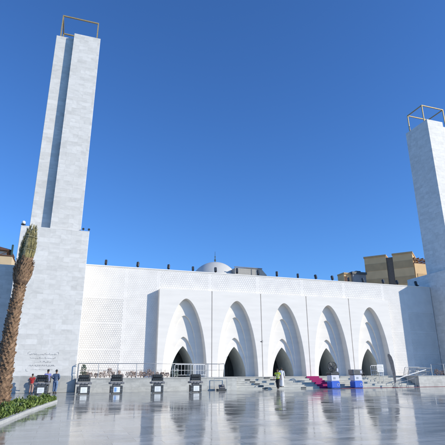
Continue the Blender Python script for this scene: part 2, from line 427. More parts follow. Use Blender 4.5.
# dome behind the parapet
dm = MB(); DX, DY = 19.0, 60.0
prof = [(3.75, RT-.5), (3.75, 12.2), (3.95, 12.25), (3.95, 12.55), (3.75, 12.6)]
prof += [(3.75*math.cos(t), 12.6+3.95*math.sin(t)) for t in [i*math.pi/2/16 for i in range(1, 16)]]+[(.06, 16.56)]
dm.lathe(DX, DY, prof, 48); dome = dm.build('dome', M['dome'], mosque, True)
fm = MB(); fm.lathe(DX, DY, [(.10, 16.5), (.06, 16.75), (.16, 16.9), (.06, 17.05), (.04, 17.3), (.11, 17.4), (.03, 17.5), (.02, 18.2)], 10)
fm.build('finial', M['gold'], dome, True)
# plant room on the roof, with sloping end
pm = MB(); y0, y1 = 56, 62
pm.v += [(20.6,y0,RT-.5),(25.3,y0,RT-.5),(25.3,y0,14.3),(24.5,y0,15.15),(20.6,y0,15.05),(20.6,y1,RT-.5),(25.3,y1,RT-.5),(25.3,y1,14.3),(24.5,y1,15.15),(20.6,y1,15.05)]
pm.f += [(0,1,2,3,4),(9,8,7,6,5),(0,5,6,1),(1,6,7,2),(2,7,8,3),(3,8,9,4),(4,9,5,0)]
prm = pm.build('plant_room', plain('grey_beige_render', (.36, .34, .30), .85, var=.08), mosque)
pm = MB(); pm.box(20.5, 24.6, 55.9, 56.0, 15.10, 15.22); pm.box(25.35, 25.8, 56, 57, RT-.5, 14.2); pm.box(23.0, 23.04, 55.94, 55.99, RT-.5, 15.0); pm.build('roof_edge', M['grey'], prm)

# ------------------------------------------------------------------ terrace and stairs
ter = empty('terrace', (8, 40.7, 0), 'raised pale stone terrace wall running under the mosque front', 'terrace')
mb = MB()
mb.box(.9, 15.0, 40.7, 43.9, 0, T-.06); mb.box(35.5, 42.6, 40.7, 43.9, 0, T-.06); mb.box(15.0, 35.5, 43.3, 43.9, 0, T-.06)
mb.box(.9, 42.6, 43.9, 50.5, .2, T-.062)
mb.build('terrace_wall', M['terrace'], ter)
mb = MB(); mb.box(.86, 15.04, 40.66, 43.9, T-.06, T); mb.box(35.46, 42.64, 40.66, 43.9, T-.06, T); mb.box(15.04, 35.46, 43.24, 43.9, T-.06, T)
mb.box(.86, 42.64, 43.9, 50.5, T-.06, T-.001)
mb.build('terrace_paving', M['terrace_top'], ter)
st = empty('staircase', (25, 40.9, 0), 'wide flight of pale stone steps rising to the arched doorways', 'stairs')
nst = 6; rise = T/nst; tread = .42
for k in range(nst-1):
    mb = MB(); yy = 41.0+k*tread
    mb.box(15.06, 35.44, yy, 43.3, k*rise+(.001 if k else 0), (k+1)*rise-.03); mb.box(15.06, 35.44, yy-.025, yy+tread+.03, (k+1)*rise-.03, (k+1)*rise)
    mb.build('step', M['terrace'], st)
for (x, k) in ((17.95, 0), (17.72, 1), (17.5, 2), (17.2, 3), (16.85, 4), (22.0, 0), (19.9, 3), (19.55, 4), (19.2, 4.9)):
    mb = MB(); kk = int(k); yy = 41.0+kk*tread; z0 = kk*rise
    if k == 4.9: yy = 43.22; z0 = 5*rise-.02
    mb.box(x-.26, x+.26, yy-.030, yy+.04, z0+.035, z0+.145); mb.build('riser_bar', M['darkgrey'], st)  # short dark bar on the riser, staggered from step to step

# carpet laid over the steps
mb = MB(); cx0, cx1 = 23.55, 25.0
pts = [(43.9, T+.012)]
for k in range(nst-1, -1, -1):
    yy = 41.0+k*tread-.035
    z_hi = (k+1)*rise+.012
    if k == nst-1: yy = 43.2
    pts += [(yy, z_hi), (yy-.012, k*rise+.014)]
pts += [(40.55, .014)]
sk = lambda y: (43.9-y)*.06
for a, b in zip(pts[:-1], pts[1:]): mb.quad((cx0+sk(a[0]), a[0], a[1]), (cx1+sk(a[0]), a[0], a[1]), (cx1+sk(b[0]), b[0], b[1]), (cx0+sk(b[0]), b[0], b[1]))
tag(mb.build('carpet', M['carpet']), 'magenta carpet runner draped down the pale stone steps', 'carpet')
mb = MB(); mb.bevbox(25.6, 60, 39.95, 40.5, .002, .02, .004)
tag(mb.build('carpet', M['red_carpet']), 'long thin maroon carpet strip along the foot of the steps', 'carpet')

# ------------------------------------------------------------------ minarets
def minaret(ax, sgn, top, cage_top, label, bt):
    """ax = x of the shaft's outer reference edge, sgn +1 left tower (front slab on the right), -1 mirrored"""
    X = lambda x: x if sgn > 0 else 2*ax-x
    root = empty('minaret', (X(-2.1), 41.2, 0), label, 'minaret')
    def bx(m, a, b, *r):
        a, b = sorted((X(a), X(b))); m.bevbox(a, b, *r, r=.02)
    m = MB(); bx(m, -5.0, .84, 41.2, 48.7, 1.3, bt); m.build('base', M['marble'], root)
    m = MB(); bx(m, -5.03, .87, 41.17, 48.7, 0, 1.32); m.build('skirting', M['skirt'], root)
    m = MB(); bx(m, -2.62, .08, 41.6, 45.8, bt-.01, top); m.build('front_shaft', M['marble'], root)
    m = MB(); bx(m, -4.40, -2.55, 42.2, 45.8, bt-.01, top-.25); sh = m.build('recessed_shaft', M['marble'], root)
    m = MB(); z = bt+.3
    while z < top-.3:
        a, b = sorted((X(-2.675), X(-2.615))); m.box(a, b, 41.75, 42.15, z, z+.30); z += .62
    m.build('quoin', M['marble'], sh)['kind'] = 'stuff'
    m = MB(); w = .12; x0, x1, y0, y1 = X(-4.0), X(-.3), 42.45, 45.3
    for x in (x0, x1):
        for y in (y0, y1): m.bar((x, y, top-.2), (x, y, cage_top), w)
        m.bar((x, y0-w/2, cage_top), (x, y1+w/2, cage_top), w-.004)
    for y in (y0, y1): m.bar((min(x0, x1)-w/2+.01, y, cage_top), (max(x0, x1)+w/2-.01, y, cage_top), w+.004)
    m.build('brass_frame', M['gold'], root)
    return root
ml = minaret(0, 1, 35.9, 38.55, 'tall pale marble minaret at left with brass frame on top', 13.95)
mr_ = minaret(CX, -1, 34.3, 37.05, 'marble minaret at the right edge, shaded on its left side', 13.3)

# inscription on the left minaret: joined flowing strokes, letters too small to read
insc = None
def scribble(x0, x1, z, seed, amp=1.0):
    rnd = random.Random(seed); x = x1; m = MB(); line = []
    while x > x0:
        line.append((x, 41.190, z+rnd.choice((-.012, 0, 0, 0, .03, .10, -.04))*amp)); x -= rnd.uniform(.014, .036)
    m.tube(line, .0065, 4)
    return m.build('inscription_line', M['ink'], ml)
for i, (a, b) in enumerate(((-2.95, -.80), (-2.85, -.9), (-2.45, -1.2), (-2.9, -.85))): scribble(a, b, 2.98-.3*i, i+3)
scribble(-2.7, -1.0, 1.79, 21, .4)
for sx, x in ((1, -3.05), (-1, -.68)):
    for sz, z in ((-1, 3.18), (1, 1.68)):
        m = MB(); m.tube([(x+sx*.16, 41.19, z), (x+sx*.05, 41.19, z), (x, 41.19, z+sz*.05), (x, 41.19, z+sz*.16)], .010, 5)
        m.build('corner_ornament', M['ink'], ml)

# ------------------------------------------------------------------ roof floodlights
fxs = [2.8, 5.99, 9.2, 11.84, 14.37, 16.85, 19.37, 21.67, 24.32, 26.65, 28.87, 31.1, 33.13, 36.05, 38.12, 40.98]
def floodlight():
    root = empty('roof_floodlight', (0, 0, 0), 'x', 'floodlight', 'floodlights standing along the mosque parapet')
    m = MB(); m.bevbox(-.14, .14, -.12, .12, 0, .05, .01); m.tube([(0, 0, .04), (0, 0, .2)], .03, 6)
    local(m, 'bracket', M['darkgrey'], root)
    m = MB(); mt = Matrix.Translation((0, 0, .42)) @ Matrix.Rotation(R(-14), 4, 'X')
    m.bevbox(-.125, .125, -.12, .12, -.26, .26, .04, mt)
    for k in range(4): m.box(-.1, .1, .115, .18, -.2+k*.12, -.17+k*.12, mt)
    h = local(m, 'lamp_head', M['black'], root)
    m = MB(); m.bevbox(-.1, .1, -.135, -.118, -.2, .21, .008, mt); local(m, 'lens', M['lens'], h)
    return root
f0 = floodlight()
lm = {0: 'just right of the left minaret', 3: 'left beside the dome', 4: 'in front of the dome', 5: 'right beside the dome', 15: 'in shade beside the right minaret',
      6: 'before the grey plant room end'}
for i, x in enumerate(fxs):
    o = f0 if i == 0 else copy_tree(f0)
    o.location = (x, 45.2, RT+.10); o.rotation_euler.z = random.uniform(-.5, .5)
    s = random.uniform(.92, 1.08); o.scale = (s, s, s*random.uniform(.95, 1.1))
    o['label'] = 'small dark floodlight on the parapet, %s from the left%s' % (ORD[i], ', '+lm[i] if i in lm else '')

# globes and fixtures on the tower bases
def globe(x, y, z, label, dark):
    root = empty('globe_lamp', (x, y, z), label, 'lamp')
    m = MB(); m.tube([(0, 0, 0), (0, 0, .16)], .05, 8); m.bevbox(-.12, .12, -.12, .12, 0, .03, .005); m.lathe(0, 0, [(.2, .15), (.21, .19), (.12, .22)], 14); local(m, 'mount', M['darkgrey'], root)
    m = MB(); m.ball((0, 0, .35), .17, 16, 10); local(m, 'globe', M['globe'], root, True)
globe(-4.85, 41.45, 13.95, 'white globe lamp on the left corner of the left minaret base', 1)
globe(41.2, 45.2, RT+.1, 'white globe lamp beside the right minaret base above shaded wall', 1)
for x, lab in ((.28, 'small dark spotlight on left minaret base ledge, nearer the shaft'), (.78, 'small dark spotlight on the right corner of the left minaret base')):
    root = empty('spotlight', (x, 41.35, 13.95), lab, 'spotlight', 'spotlights on the left minaret ledge')
    m = MB(); m.bevbox(-.09, .09, -.07, .07, 0, .04, .008); m.bar((0, 0, .03), (0, 0, .16), .03); local(m, 'bracket', M['grey'], root)
    m = MB(); m.tube([(0, -.12, .18), (0, .1, .26)], [.11, .07], 10); local(m, 'lamp_head', M['darkgrey'], root)

# ------------------------------------------------------------------ railings
def railing(name, pts, post_x, label, zt=1.18, mid=(.62,)):
    """posts and rails along a straight or bent line at terrace height"""
    root = empty(name, (pts[0][0], pts[0][1], T), label, 'railing')
    m = MB(); m.tube([(p[0], p[1], T+zt) for p in pts], .028, 8); m.build('handrail', M['steel'], root, True)
    for h in mid:
        m = MB(); m.tube([(p[0], p[1], T+h) for p in pts], .014, 6); m.build('mid_rail', M['steel'], root, True)
    for (x, y) in post_x:
        m = MB(); m.box(x-.022, x+.022, y-.022, y+.022, T, T+zt); m.box(x-.06, x+.06, y-.06, y+.06, T, T+.015); m.build('post', M['steel'], root)
    return root
railing('railing', [(1.02, 44.6), (1.02, 40.85), (12.35, 40.85)], [(1.02, 44.5), (1.02, 42.7), (1.02, 40.85)]+[(1.02+1.6*i, 40.85) for i in range(1, 8)]+[(12.3, 40.85)],
        'long steel railing on the terrace edge above the stage lights')
railing('railing', [(12.35, 42.4), (13.85, 42.4), (13.85, 40.85)], [(12.35, 42.4), (13.85, 42.4), (13.85, 40.85)], 'short bent steel railing by the left end of the steps')
railing('railing', [(37.5, 40.85), (42.5, 40.85)], [(37.5, 40.85), (39.2, 40.85), (40.9, 40.85), (42.4, 40.85)], 'steel railing at the far right end of the terrace', mid=(.62, .3))
# a low rail frame standing on the plaza
root = empty('rail_frame', (13.2, 40.4, 0), 'thin steel frame on the plaza around a small dark floodlight', 'railing')
for (x, y) in ((12.75, 40.45), (13.95, 40.45)):
    m = MB(); m.box(x-.02, x+.02, y-.02, y+.02, 0, 1.0); m.build('post', M['steel'], root)
m = MB(); m.tube([(12.75, 40.45, 1.0), (13.95, 40.45, 1.0)], .02, 6); m.build('rail', M['steel'], root)
root = empty('ground_floodlight', (13.3, 40.05, 0), 'small dark floodlight on the plaza by the steps', 'floodlight')
m = MB(); m.bevbox(-.42, .42, -.22, .22, 0, .14, .03); local(m, 'base', M['darkgrey'], root)
m = MB(); mt = Matrix.Translation((.05, 0, .3)) @ Matrix.Rotation(R(50), 4, 'X'); m.bevbox(-.28, .28, -.2, .2, -.08, .1, .04, mt); m.bevbox(-.1, .16, -.1, .1, .1, .26, .03, mt); local(m, 'lamp_head', M['grey'], root)

# white crowd barriers in front of the first doorway
def barrier(x, y, z, w, h, n, label, mat='whitemetal', rz=0, group='metal crowd barriers', tilt=0):
    root = empty('crowd_barrier', (x, y, z), label, 'barrier', group, rz)
    root.rotation_euler.x = tilt
    m = MB(); m.tube([(-w/2, 0, .08), (-w/2, 0, h-.08), (-w/2+.08, 0, h), (w/2-.08, 0, h), (w/2, 0, h-.08), (w/2, 0, .08)], .03, 8); m.tube([(-w/2, 0, .2), (w/2, 0, .2)], .022, 6); m.tube([(-w/2, 0, h*.55), (w/2, 0, h*.55)], .022, 6)
    local(m, 'frame', M[mat], root)
    m = MB()
    for k in range(n): xx = -w/2+w*(k+1)/(n+1); m.tube([(xx, 0, .2), (xx, 0, h)], .014, 5)
    local(m, 'bars', M[mat], root)['kind'] = 'stuff' if n > 100 else 'part'
    for s in (-1, 1):
        m = MB(); m.tube([(s*w*.38, -.28, .02), (s*w*.38, 0, .1), (s*w*.38, .28, .02)], .02, 6); local(m, 'foot', M[mat], root)
    return root
barrier(10.4, 42.0, T, 1.9, 1.12, 5, 'white crowd barrier before the leftmost doorway, nearer the plants')
barrier(11.9, 42.3, T, 1.3, 1.12, 4, 'narrower white crowd barrier before the leftmost doorway, on its right', rz=.2)
barrier(31.5, 42.2, T-.05, 1.5, 1.1, 5, 'white crowd barrier beside the rightmost doorway, behind the dark flag')
for k, (x, y, rz, tl) in enumerate(((36.2, 42.6, .1, .35), (36.7, 42.4, -.05, .5), (37.3, 42.3, .12, .62))):
    barrier(x, y, T, 2.2, .95, 9, ['dark steel barrier leaning left in the pile on the right terrace', 'middle steel barrier of the leaning pile on the right terrace', 'steel barrier leaning rightmost in the pile on the right terrace'][k], 'steel', rz, 'steel barriers piled on the terrace', tl)
root = empty('handrail', (34.0, 41.0, 0), 'bright sloping steel handrail right of the steps', 'railing')
m = MB(); m.tube([(32.6, 40.9, .72), (34.05, 40.9, 1.10), (36.8, 40.9, 1.72)], .045, 8); m.build('rail', M['whitemetal'], root)
m = MB(); m.tube([(32.6, 40.9, .36), (34.05, 40.9, .62), (36.8, 40.9, 1.3)], .02, 6); m.build('lower_rail', M['steel'], root)
for x, z0, z1 in ((32.6, 0, .72), (33.4, 0, .93), (34.2, 0, 1.13), (35.2, 0, 1.36), (36.75, T, 1.71)):
    m = MB(); m.tube([(x, 40.9, z0), (x, 40.9, z1)], .024, 6); m.build('post', M['steel'], root)

# ------------------------------------------------------------------ stage lights on flight cases
def stage_light():
    root = empty('stage_light', (0, 0, 0), 'x', 'stage light', 'stage lights lined up before the terrace')
    m = MB(); m.bevbox(-.47, .47, -.32, .32, .03, .60, .02)
    case = local(m, 'flight_case', M['darkgrey'], root)
    m = MB()
    for x in (-.47, .47):
        for z in (.05, .57): m.bevbox(x-.035, x+.035, -.335, -.26, z-.035, z+.035, .008)
    m.box(-.475, .475, -.327, -.31, .30, .312); local(m, 'case_trim', M['steel'], case)
    for x in (-.38, .38):
        for y in (-.24, .24):
            m = MB(); m.tube([(x-.02, y, .035), (x+.02, y, .035)], .035, 10); local(m, 'castor', M['black'], case)
    m = MB(); m.bevbox(-.60, .60, -.30, .30, .72, .88, .04)
    for x in (-.42, -.14, .14, .42): m.bevbox(x-.09, x+.09, -.33, -.29, .74, .86, .01)
    base = local(m, 'light_base', M['grey'], root)
    m = MB(); m.bevbox(-.30, .30, -.2, .2, .60, .72, .01); local(m, 'spacer', M['grey'], base)
    mt = Matrix.Rotation(R(8), 4, 'X')
    for k, (z, w) in enumerate(((.93, .43), (1.2, .40))):
        m = MB(); m.bevbox(-w, w, -.16, .2, z, z+.235, .03); h = local(m, 'lamp_panel', M['black'], root)
        m = MB()
        for q in range(5): m.tube([(-w+.1+q*(2*w-.2)/4, -.165, z+.12), (-w+.1+q*(2*w-.2)/4, -.175, z+.12)], .055, 10)
        local(m, 'lens', M['lens'], h)
    m = MB()
    for s in (-1, 1): m.box(s*.47-.02, s*.47+.02, -.05, .05, .86, 1.38)
    m.box(-.44, .44, .0, .04, 1.16, 1.2)
    local(m, 'yoke', M['grey'], root)
    m = MB(); m.box(-.25, .25, -.334, -.3245, .11, .52); sh = local(m, 'paper_sheet', M['paper'], root)
    m = MB()
    for q in range(4): m.box(-.16, .16-.05*(q % 2), -.338, -.3335, .18+q*.075, .195+q*.075)
    local(m, 'print', M['printgrey'], sh)
    return root
s0 = stage_light()
m = MB(); m.tube([(.40, .3, .12), (.55, .5, .02), (.62, 1.1, .015), (.35, 1.9, .015), (.5, 2.9, .015)], .014, 5); local(m, 'power_cable', M['black'], s0)
pl = [(-1.67, 'partly hiding a man in violet'), (1.48, 'at the left corner of the terrace'), (4.03, 'with a blue printed sheet on its case'),
      (7.37, 'below the left edge of the arches'), (10.66, 'below the leftmost doorway')]
for i, (x, l) in enumerate(pl):
    o = s0 if i == 0 else copy_tree(s0)
    o.location = (x*.96, 37.6 if i else 38.3, 0); o.scale = (.97, .97, .97); o.rotation_euler.z = [-.06, .10, .05, -.03, .02][i]; o['label'] = 'black stage light on a flight case '+l
    kids = [c for c in bpy.data.objects if c.parent is o]
    if i == 2:
        for c in kids:
            if c.name.startswith('paper_sheet'):
                for d in [x2 for x2 in bpy.data.objects if x2.parent is c]: d.data = d.data.copy(); d.data.materials[0] = M['printblue']
                m = MB(); m.box(-.2, -.02, -.339, -.3345, .15, .48); local(m, 'print', M['printblue'], c)
    if i in (1, 2):
        for c in kids:
            if c.name.startswith('lamp_panel'):
                c.location.y += .03; c.rotation_euler.x = 0

# ------------------------------------------------------------------ cooling tanks with blue bases
def tank(x, y, label, top):
    root = empty('water_tank', (x, y, 0), label, 'tank', 'blue and white tanks by the steps')
    m = MB(); m.bevbox(-.5, .5, -.42, .42, 0.02, .66, .08); lo = local(m, 'lower_tank', M['blue'], root)
    m = MB()
    for k in range(12):
        a = k*math.pi/6; m.tube([(.26+.09*math.cos(a), -.425, .34+.09*math.sin(a)), (.26+.15*math.cos(a), -.425, .34+.15*math.sin(a))], .02, 5)
    local(m, 'emblem', M['lilac'], lo)
    m = MB(); m.bevbox(-.47, .47, -.39, .39, .66, 1.24, .07); up = local(m, 'upper_tank', M['lilac'], root)
    m = MB(); m.bevbox(-.2, .04, -.398, -.385, .85, 1.05, .01); local(m, 'emblem', M['printgrey'], up)
    if top == 'box':
        m = MB(); m.bevbox(-.56, .56, -.45, .45, 1.25, 1.75, .06); b = local(m, 'top_unit', M['grey'], root)
        m = MB()
        for k in range(4): m.box(-.44, .2, -.46, -.44, 1.34+k*.09, 1.38+k*.09)
        m.box(-.5, .5, -.3, .3, 1.24, 1.256); local(m, 'vent', M['black'], b)
        m = MB(); m.bevbox(.27, .42, -.465, -.445, 1.4, 1.62, .01); local(m, 'panel_label', M['lilac'], b)
    else:
        m = MB(); m.bevbox(-.52, .52, -.42, .42, 1.25, 1.48, .06); local(m, 'lid', M['darkgrey'], root)
        m = MB(); cz = 2.0
        m.tube([(0, 0, 1.45), (0, 0, 1.7)], .06, 8)
        for rr in (.12, .24, .36, .48):
            for yy, q in ((-.14, 1), (.10, 1)):
                pts = [(rr*math.cos(a), yy+.05*(rr/.48)**2*(1 if yy < 0 else -1), cz+rr*math.sin(a)) for a in [k*math.pi/12 for k in range(25)]]
                m.tube(pts, .008 if rr < .48 else .03, 5, False)
        for k in range(24):
            a = k*math.pi/12; m.tube([(.05*math.cos(a), -.14, cz+.05*math.sin(a)), (.48*math.cos(a), -.09, cz+.48*math.sin(a))], .006, 4)
            m.tube([(.05*math.cos(a), .10, cz+.05*math.sin(a)), (.48*math.cos(a), .05, cz+.48*math.sin(a))], .006, 4)
        m.tube([(0, .05, cz), (0, .26, cz)], [.12, .09], 10); local(m, 'fan_guard', M['darkgrey'], root)
        m = MB()
        for k in range(4):
            a = k*math.pi/2+.4; u = Vector((math.cos(a), 0, math.sin(a))); w = Vector((-math.sin(a), 0, math.cos(a)))
            p = [u*.07-w*.05, u*.42-w*.13, u*.44+w*.11, u*.07+w*.05]
            f = [(q.x, -.02+(.05 if n in (0, 1) else -.04), cz+q.z) for n, q in enumerate(p)]; bb = [(q[0], q[1]+.012, q[2]) for q in f]
            m.quad(*f); m.quad(*bb[::-1])
            for n in range(4): m.quad(f[n], f[(n+1) % 4], bb[(n+1) % 4], bb[n])
        m.tube([(0, -.08, cz), (0, .05, cz)], .07, 10); local(m, 'fan_blades', M['grey'], root)
        m = MB(); m.bevbox(.18, .34, -.5, -.4, 1.55, 1.85, .03); local(m, 'control_box', M['lilac'], root)
    return root
tank(24.85+.05, 40.3, 'blue and white tank with a dark round fan standing on it', 'fan')
tank(27.5, 40.3, 'blue and white tank with a dark louvred box on top', 'box')

# ------------------------------------------------------------------ feather flag, sign
root = empty('feather_flag', (32.0, 40.2, 0), 'tall dark blade flag leaning left before the rightmost arch', 'flag')
m = MB(); m.tube([(32.0, 40.2, .02), (31.85, 40.2, 1.2), (31.62, 40.2, 2.5), (31.50, 40.2, 3.1), (31.56, 40.2, 3.3)], [.03, .025, .02, .015, .012], 8); m.build('pole', M['steel'], root)
m = MB(); L = [(31.96, .35), (31.85, 1.2), (31.62, 2.5), (31.5, 3.1), (31.56, 3.3)]; Rr = [(32.14, .5), (32.22, 1.3), (32.12, 2.5), (31.98, 2.98), (31.80, 3.22)]
for i in range(4):
    for yy, flip in ((40.185, 0), (40.197, 1)):
        q = [(L[i][0], yy, L[i][1]), (Rr[i][0], yy-.03, Rr[i][1]), (Rr[i+1][0], yy-.03, Rr[i+1][1]), (L[i+1][0], yy, L[i+1][1])]
        m.quad(*(q[::-1] if flip else q))
m.build('banner', plain('dark_grey_cloth', (.07, .075, .09), .8, var=.3), root)
m = MB(); m.bevbox(31.72, 32.28, 40.05, 40.35, 0, .06, .02); m.build('foot', M['darkgrey'], root)
root = empty('standing_sign', (31.6, 41.6, rise), 'small white panel sign on a stand behind the dark flag', 'sign')
m = MB(); m.bevbox(31.2, 32.0, 41.7, 41.75, 1.5, 2.25, .01); s_ = m.build('panel', M['whitemetal'], root)
m = MB()
for k in range(4): m.box(31.3, 31.9-.08*(k % 2), 41.69, 41.702, 1.62+k*.15, 1.66+k*.15)
m.build('print', M['printgrey'], s_)
m = MB(); m.bar((31.35, 41.73, 2*rise), (31.35, 41.73, 1.5), .04); m.bar((31.85, 41.73, 2*rise), (31.85, 41.73, 1.5), .04); m.build('stand', M['steel'], root)
root = empty('ground_floodlight', (30.5, 43.5, T), 'small black floodlight on the top step before the rightmost doorway', 'floodlight')
m = MB(); m.bevbox(-.32, .32, -.16, .16, 0, .1, .02); local(m, 'base', M['black'], root)
m = MB(); mt = Matrix.Translation((0, 0, .24)) @ Matrix.Rotation(R(40), 4, 'X'); m.bevbox(-.28, .28, -.15, .15, -.08, .1, .03, mt); local(m, 'lamp_head', M['black'], root)

# ------------------------------------------------------------------ terrace plants
def leafblob(m, rnd, n, h, spread, size, base=0.1):
    for k in range(n):
        t = rnd.random(); z = base+(h-base)*t**.8; rr = spread*(1-.55*t)*math.sqrt(rnd.random()); a = rnd.uniform(0, 6.28)
        c = Vector((rr*math.cos(a), rr*math.sin(a), z)); d = Vector((rnd.gauss(0, 1), rnd.gauss(0, 1), rnd.gauss(.5, .8))).normalized(); s = size*rnd.uniform(.6, 1.3)
        u = d.cross(Vector((rnd.gauss(0, 1), rnd.gauss(0, 1), rnd.gauss(0, 1)))).normalized()
        m.quad(c-u*s*.3, c+d*s*.5+u*0, c+u*s*.3, c-d*s*.5)
protos = []
rnd = random.Random(5)
for v in range(4):
    root = empty('shrub', (0, 0, T), 'x', 'shrub', 'dry shrubs planted behind the terrace railing')
    m = MB()
    for k in range(9):
        a = rnd.uniform(0, 6.28); r = rnd.uniform(.08, .28); m.tube([(0, 0, 0), (r*.5*math.cos(a), r*.5*math.sin(a), .25), (r*math.cos(a), r*math.sin(a), rnd.uniform(.4, .75))], [.012, .008, .004], 4)
    local(m, 'stem', M['twig'], root)
    m = MB(); leafblob(m, rnd, 150, [.55, .72, .42, .6][v], .30, .10); local(m, 'foliage', M['pinkleaf'], root)
    protos.append(root)
left_x = [1.7, 2.05, 2.5, 2.85, 3.2, 3.65, 3.95, 4.4, 4.7, 5.15, 5.5, 5.85, 6.3, 6.6, 7.05, 7.4, 7.8, 8.2, 8.65]
right_x = [38.9, 39.4, 39.95, 40.4, 40.95, 41.5, 42.0]
used = set()
def place_shrub(i, x, y, lab):
    v = i % 4; o = protos[v] if v not in used else copy_tree(protos[v]); used.add(v)
    o.location = (x, y, T); o.rotation_euler.z = rnd.uniform(0, 6); s = rnd.uniform(.75, 1.15); o.scale = (s, s, s*rnd.uniform(.8, 1.2)); o['label'] = lab
for i, x in enumerate(left_x): place_shrub(i+rnd.choice((0, 1, 2)), x, 41.5+rnd.uniform(-.25, .25), 'dry pinkish shrub, %s from the left in the left terrace row' % ORD[i])
for i, x in enumerate(right_x): place_shrub(i, x, 41.5+rnd.uniform(-.25, .25), 'dry pinkish shrub, %s from the left in the right terrace row' % ORD[i])
root = empty('shrub', (1.45, 41.3, T), 'taller grey green shrub at the left corner of the terrace', 'shrub')
m = MB()
for k in range(10):
    a = rnd.uniform(0, 6.28); m.tube([(0, 0, 0), (.1*math.cos(a), .1*math.sin(a), .4), (.22*math.cos(a), .22*math.sin(a), .8)], [.014, .01, .005], 4)
local(m, 'stem', M['twig'], root)
m = MB(); leafblob(m, rnd, 260, 1.1, .36, .12); local(m, 'foliage', M['greyleaf'], root)
for i, x in enumerate((9.15, 9.5)):
    root = empty('flowering_plant', (x, 41.3, T), 'white flowering low plant at the right end of the pink shrubs' if i == 0 else 'white flowering low plant just left of the white barriers', 'plant', 'white flowering plants')
    m = MB(); leafblob(m, rnd, 90, .6, .22, .1); local(m, 'foliage', M['greyleaf'], root)
    m = MB(); leafblob(m, rnd, 50, .75, .24, .08, .3); local(m, 'flowers', M['whitecloth'], root)

# ------------------------------------------------------------------ kerbed bed and palm
front = [(-3.6, 6.0), (-2.75, 11.0), (-1.82, 17.0), (-1.25, 22.0), (-.62, 26.3), (-.30, 28.5)]
rear = [(-6.0, 6.0), (-4.6, 11.0), (-3.25, 17.0), (-2.55, 21.2), (-1.55, 25.5), (-.85, 28.9)]
m = MB()
for i in range(5):
    a, b = Vector(front[i]), Vector(front[i+1]); n_ = Vector((b.y-a.y, -(b.x-a.x))).normalized()*.16
    def P3(p, z): return (p.x, p.y, z)
    ai, bi = a-n_, b-n_; h = .11
    m.quad(P3(a, 0), P3(b, 0), P3(b, h), P3(a, h)); m.quad(P3(a, h), P3(b, h), P3(bi, h), P3(ai, h)); m.quad(P3(ai, h), P3(bi, h), P3(bi, 0), P3(ai, 0))
a, b = Vector(front[-1]), Vector(rear[-1])
m.bar((a.x, a.y-.06, .055), (b.x, b.y+.05, .055), .112); m.bar((b.x, b.y, .05), (rear[4][0], rear[4][1], .05), .1)
m.bar((rear[4][0], rear[4][1], .05), (rear[3][0], rear[3][1], .05), .1); m.bar((rear[3][0], rear[3][1], .05), (rear[2][0], rear[2][1], .05), .1)
tag(m.build('kerb', M['kerb']), kind='structure')
m = MB()
for i in range(5): m.quad((front[i][0]-.1, front[i][1], .07), (front[i+1][0]-.1, front[i+1][1], .07), (rear[i+1][0], rear[i+1][1], .07), (rear[i][0], rear[i][1], .07))
tag(m.build('soil', M['soil']), kind='structure')
rnd = random.Random(11)
for nm, mat, cnt in (('ground_cover', 'leaf', 9000), ('ground_cover', 'leaf2', 4500)):
    m = MB()
    for k in range(cnt):
        t = rnd.random()*4.98; i = int(t); f = t-i; u = rnd.uniform(.06, .97)
        if i >= 4 and u > .9: continue
        fx = front[i][0]+(front[i+1][0]-front[i][0])*f; fy = front[i][1]+(front[i+1][1]-front[i][1])*f
        rx = rear[i][0]+(rear[i+1][0]-rear[i][0])*f; ry = rear[i][1]+(rear[i+1][1]-rear[i][1])*f
        x = fx+(rx-fx)*u; y = fy+(ry-fy)*u
        hh = (.26+.10*math.sin(x*5+y*2.1)+.07*math.sin(y*5.3))*(.75 if u < .12 else 1)
        if i == 4 and f > .7: hh *= 1-.5*(f-.7)/.3
        z = .07+hh*rnd.random()**.6
        d = Vector((rnd.gauss(0, .55), rnd.gauss(0, .55), 1)).normalized(); s = rnd.uniform(.05, .12); w = d.cross(Vector((rnd.gauss(0, 1), rnd.gauss(0, 1), 0.01))).normalized()
        c = Vector((x, y, z)); m.quad(c-d*s*.3, c+w*s*.32+d*s*.4, c+d*s*1.25, c-w*s*.32+d*s*.4)
    tag(m.build(nm, M[mat]), 'dense low green leafy planting inside the kerbed bed' if mat == 'leaf' else 'brighter leaf tips of the low planting in the kerbed bed', 'ground cover', kind='stuff')

PX, PY = -2.36, 21.0
palm = empty('palm_tree', (PX, PY, 0), 'date palm with rough brown trunk and tied up fronds in the left bed', 'palm tree')
rnd = random.Random(3)
def trad(z): return .335-.028*min(z, 5.2)*.9+(.06*math.exp(-z/.35))
m = MB(); zz = [i*.08 for i in range(0, 70)]
m.lathe(PX, PY, [(trad(z)*(1+.03*math.sin(z*31)), z+.05) for z in zz], 20)
lean = lambda z: .035*max(0, z-2.6)**1.3
m.v = [(x+lean(z), y, z) for x, y, z in m.v]
trunk = m.build('trunk', M['trunk'], palm, True)
m = MB()
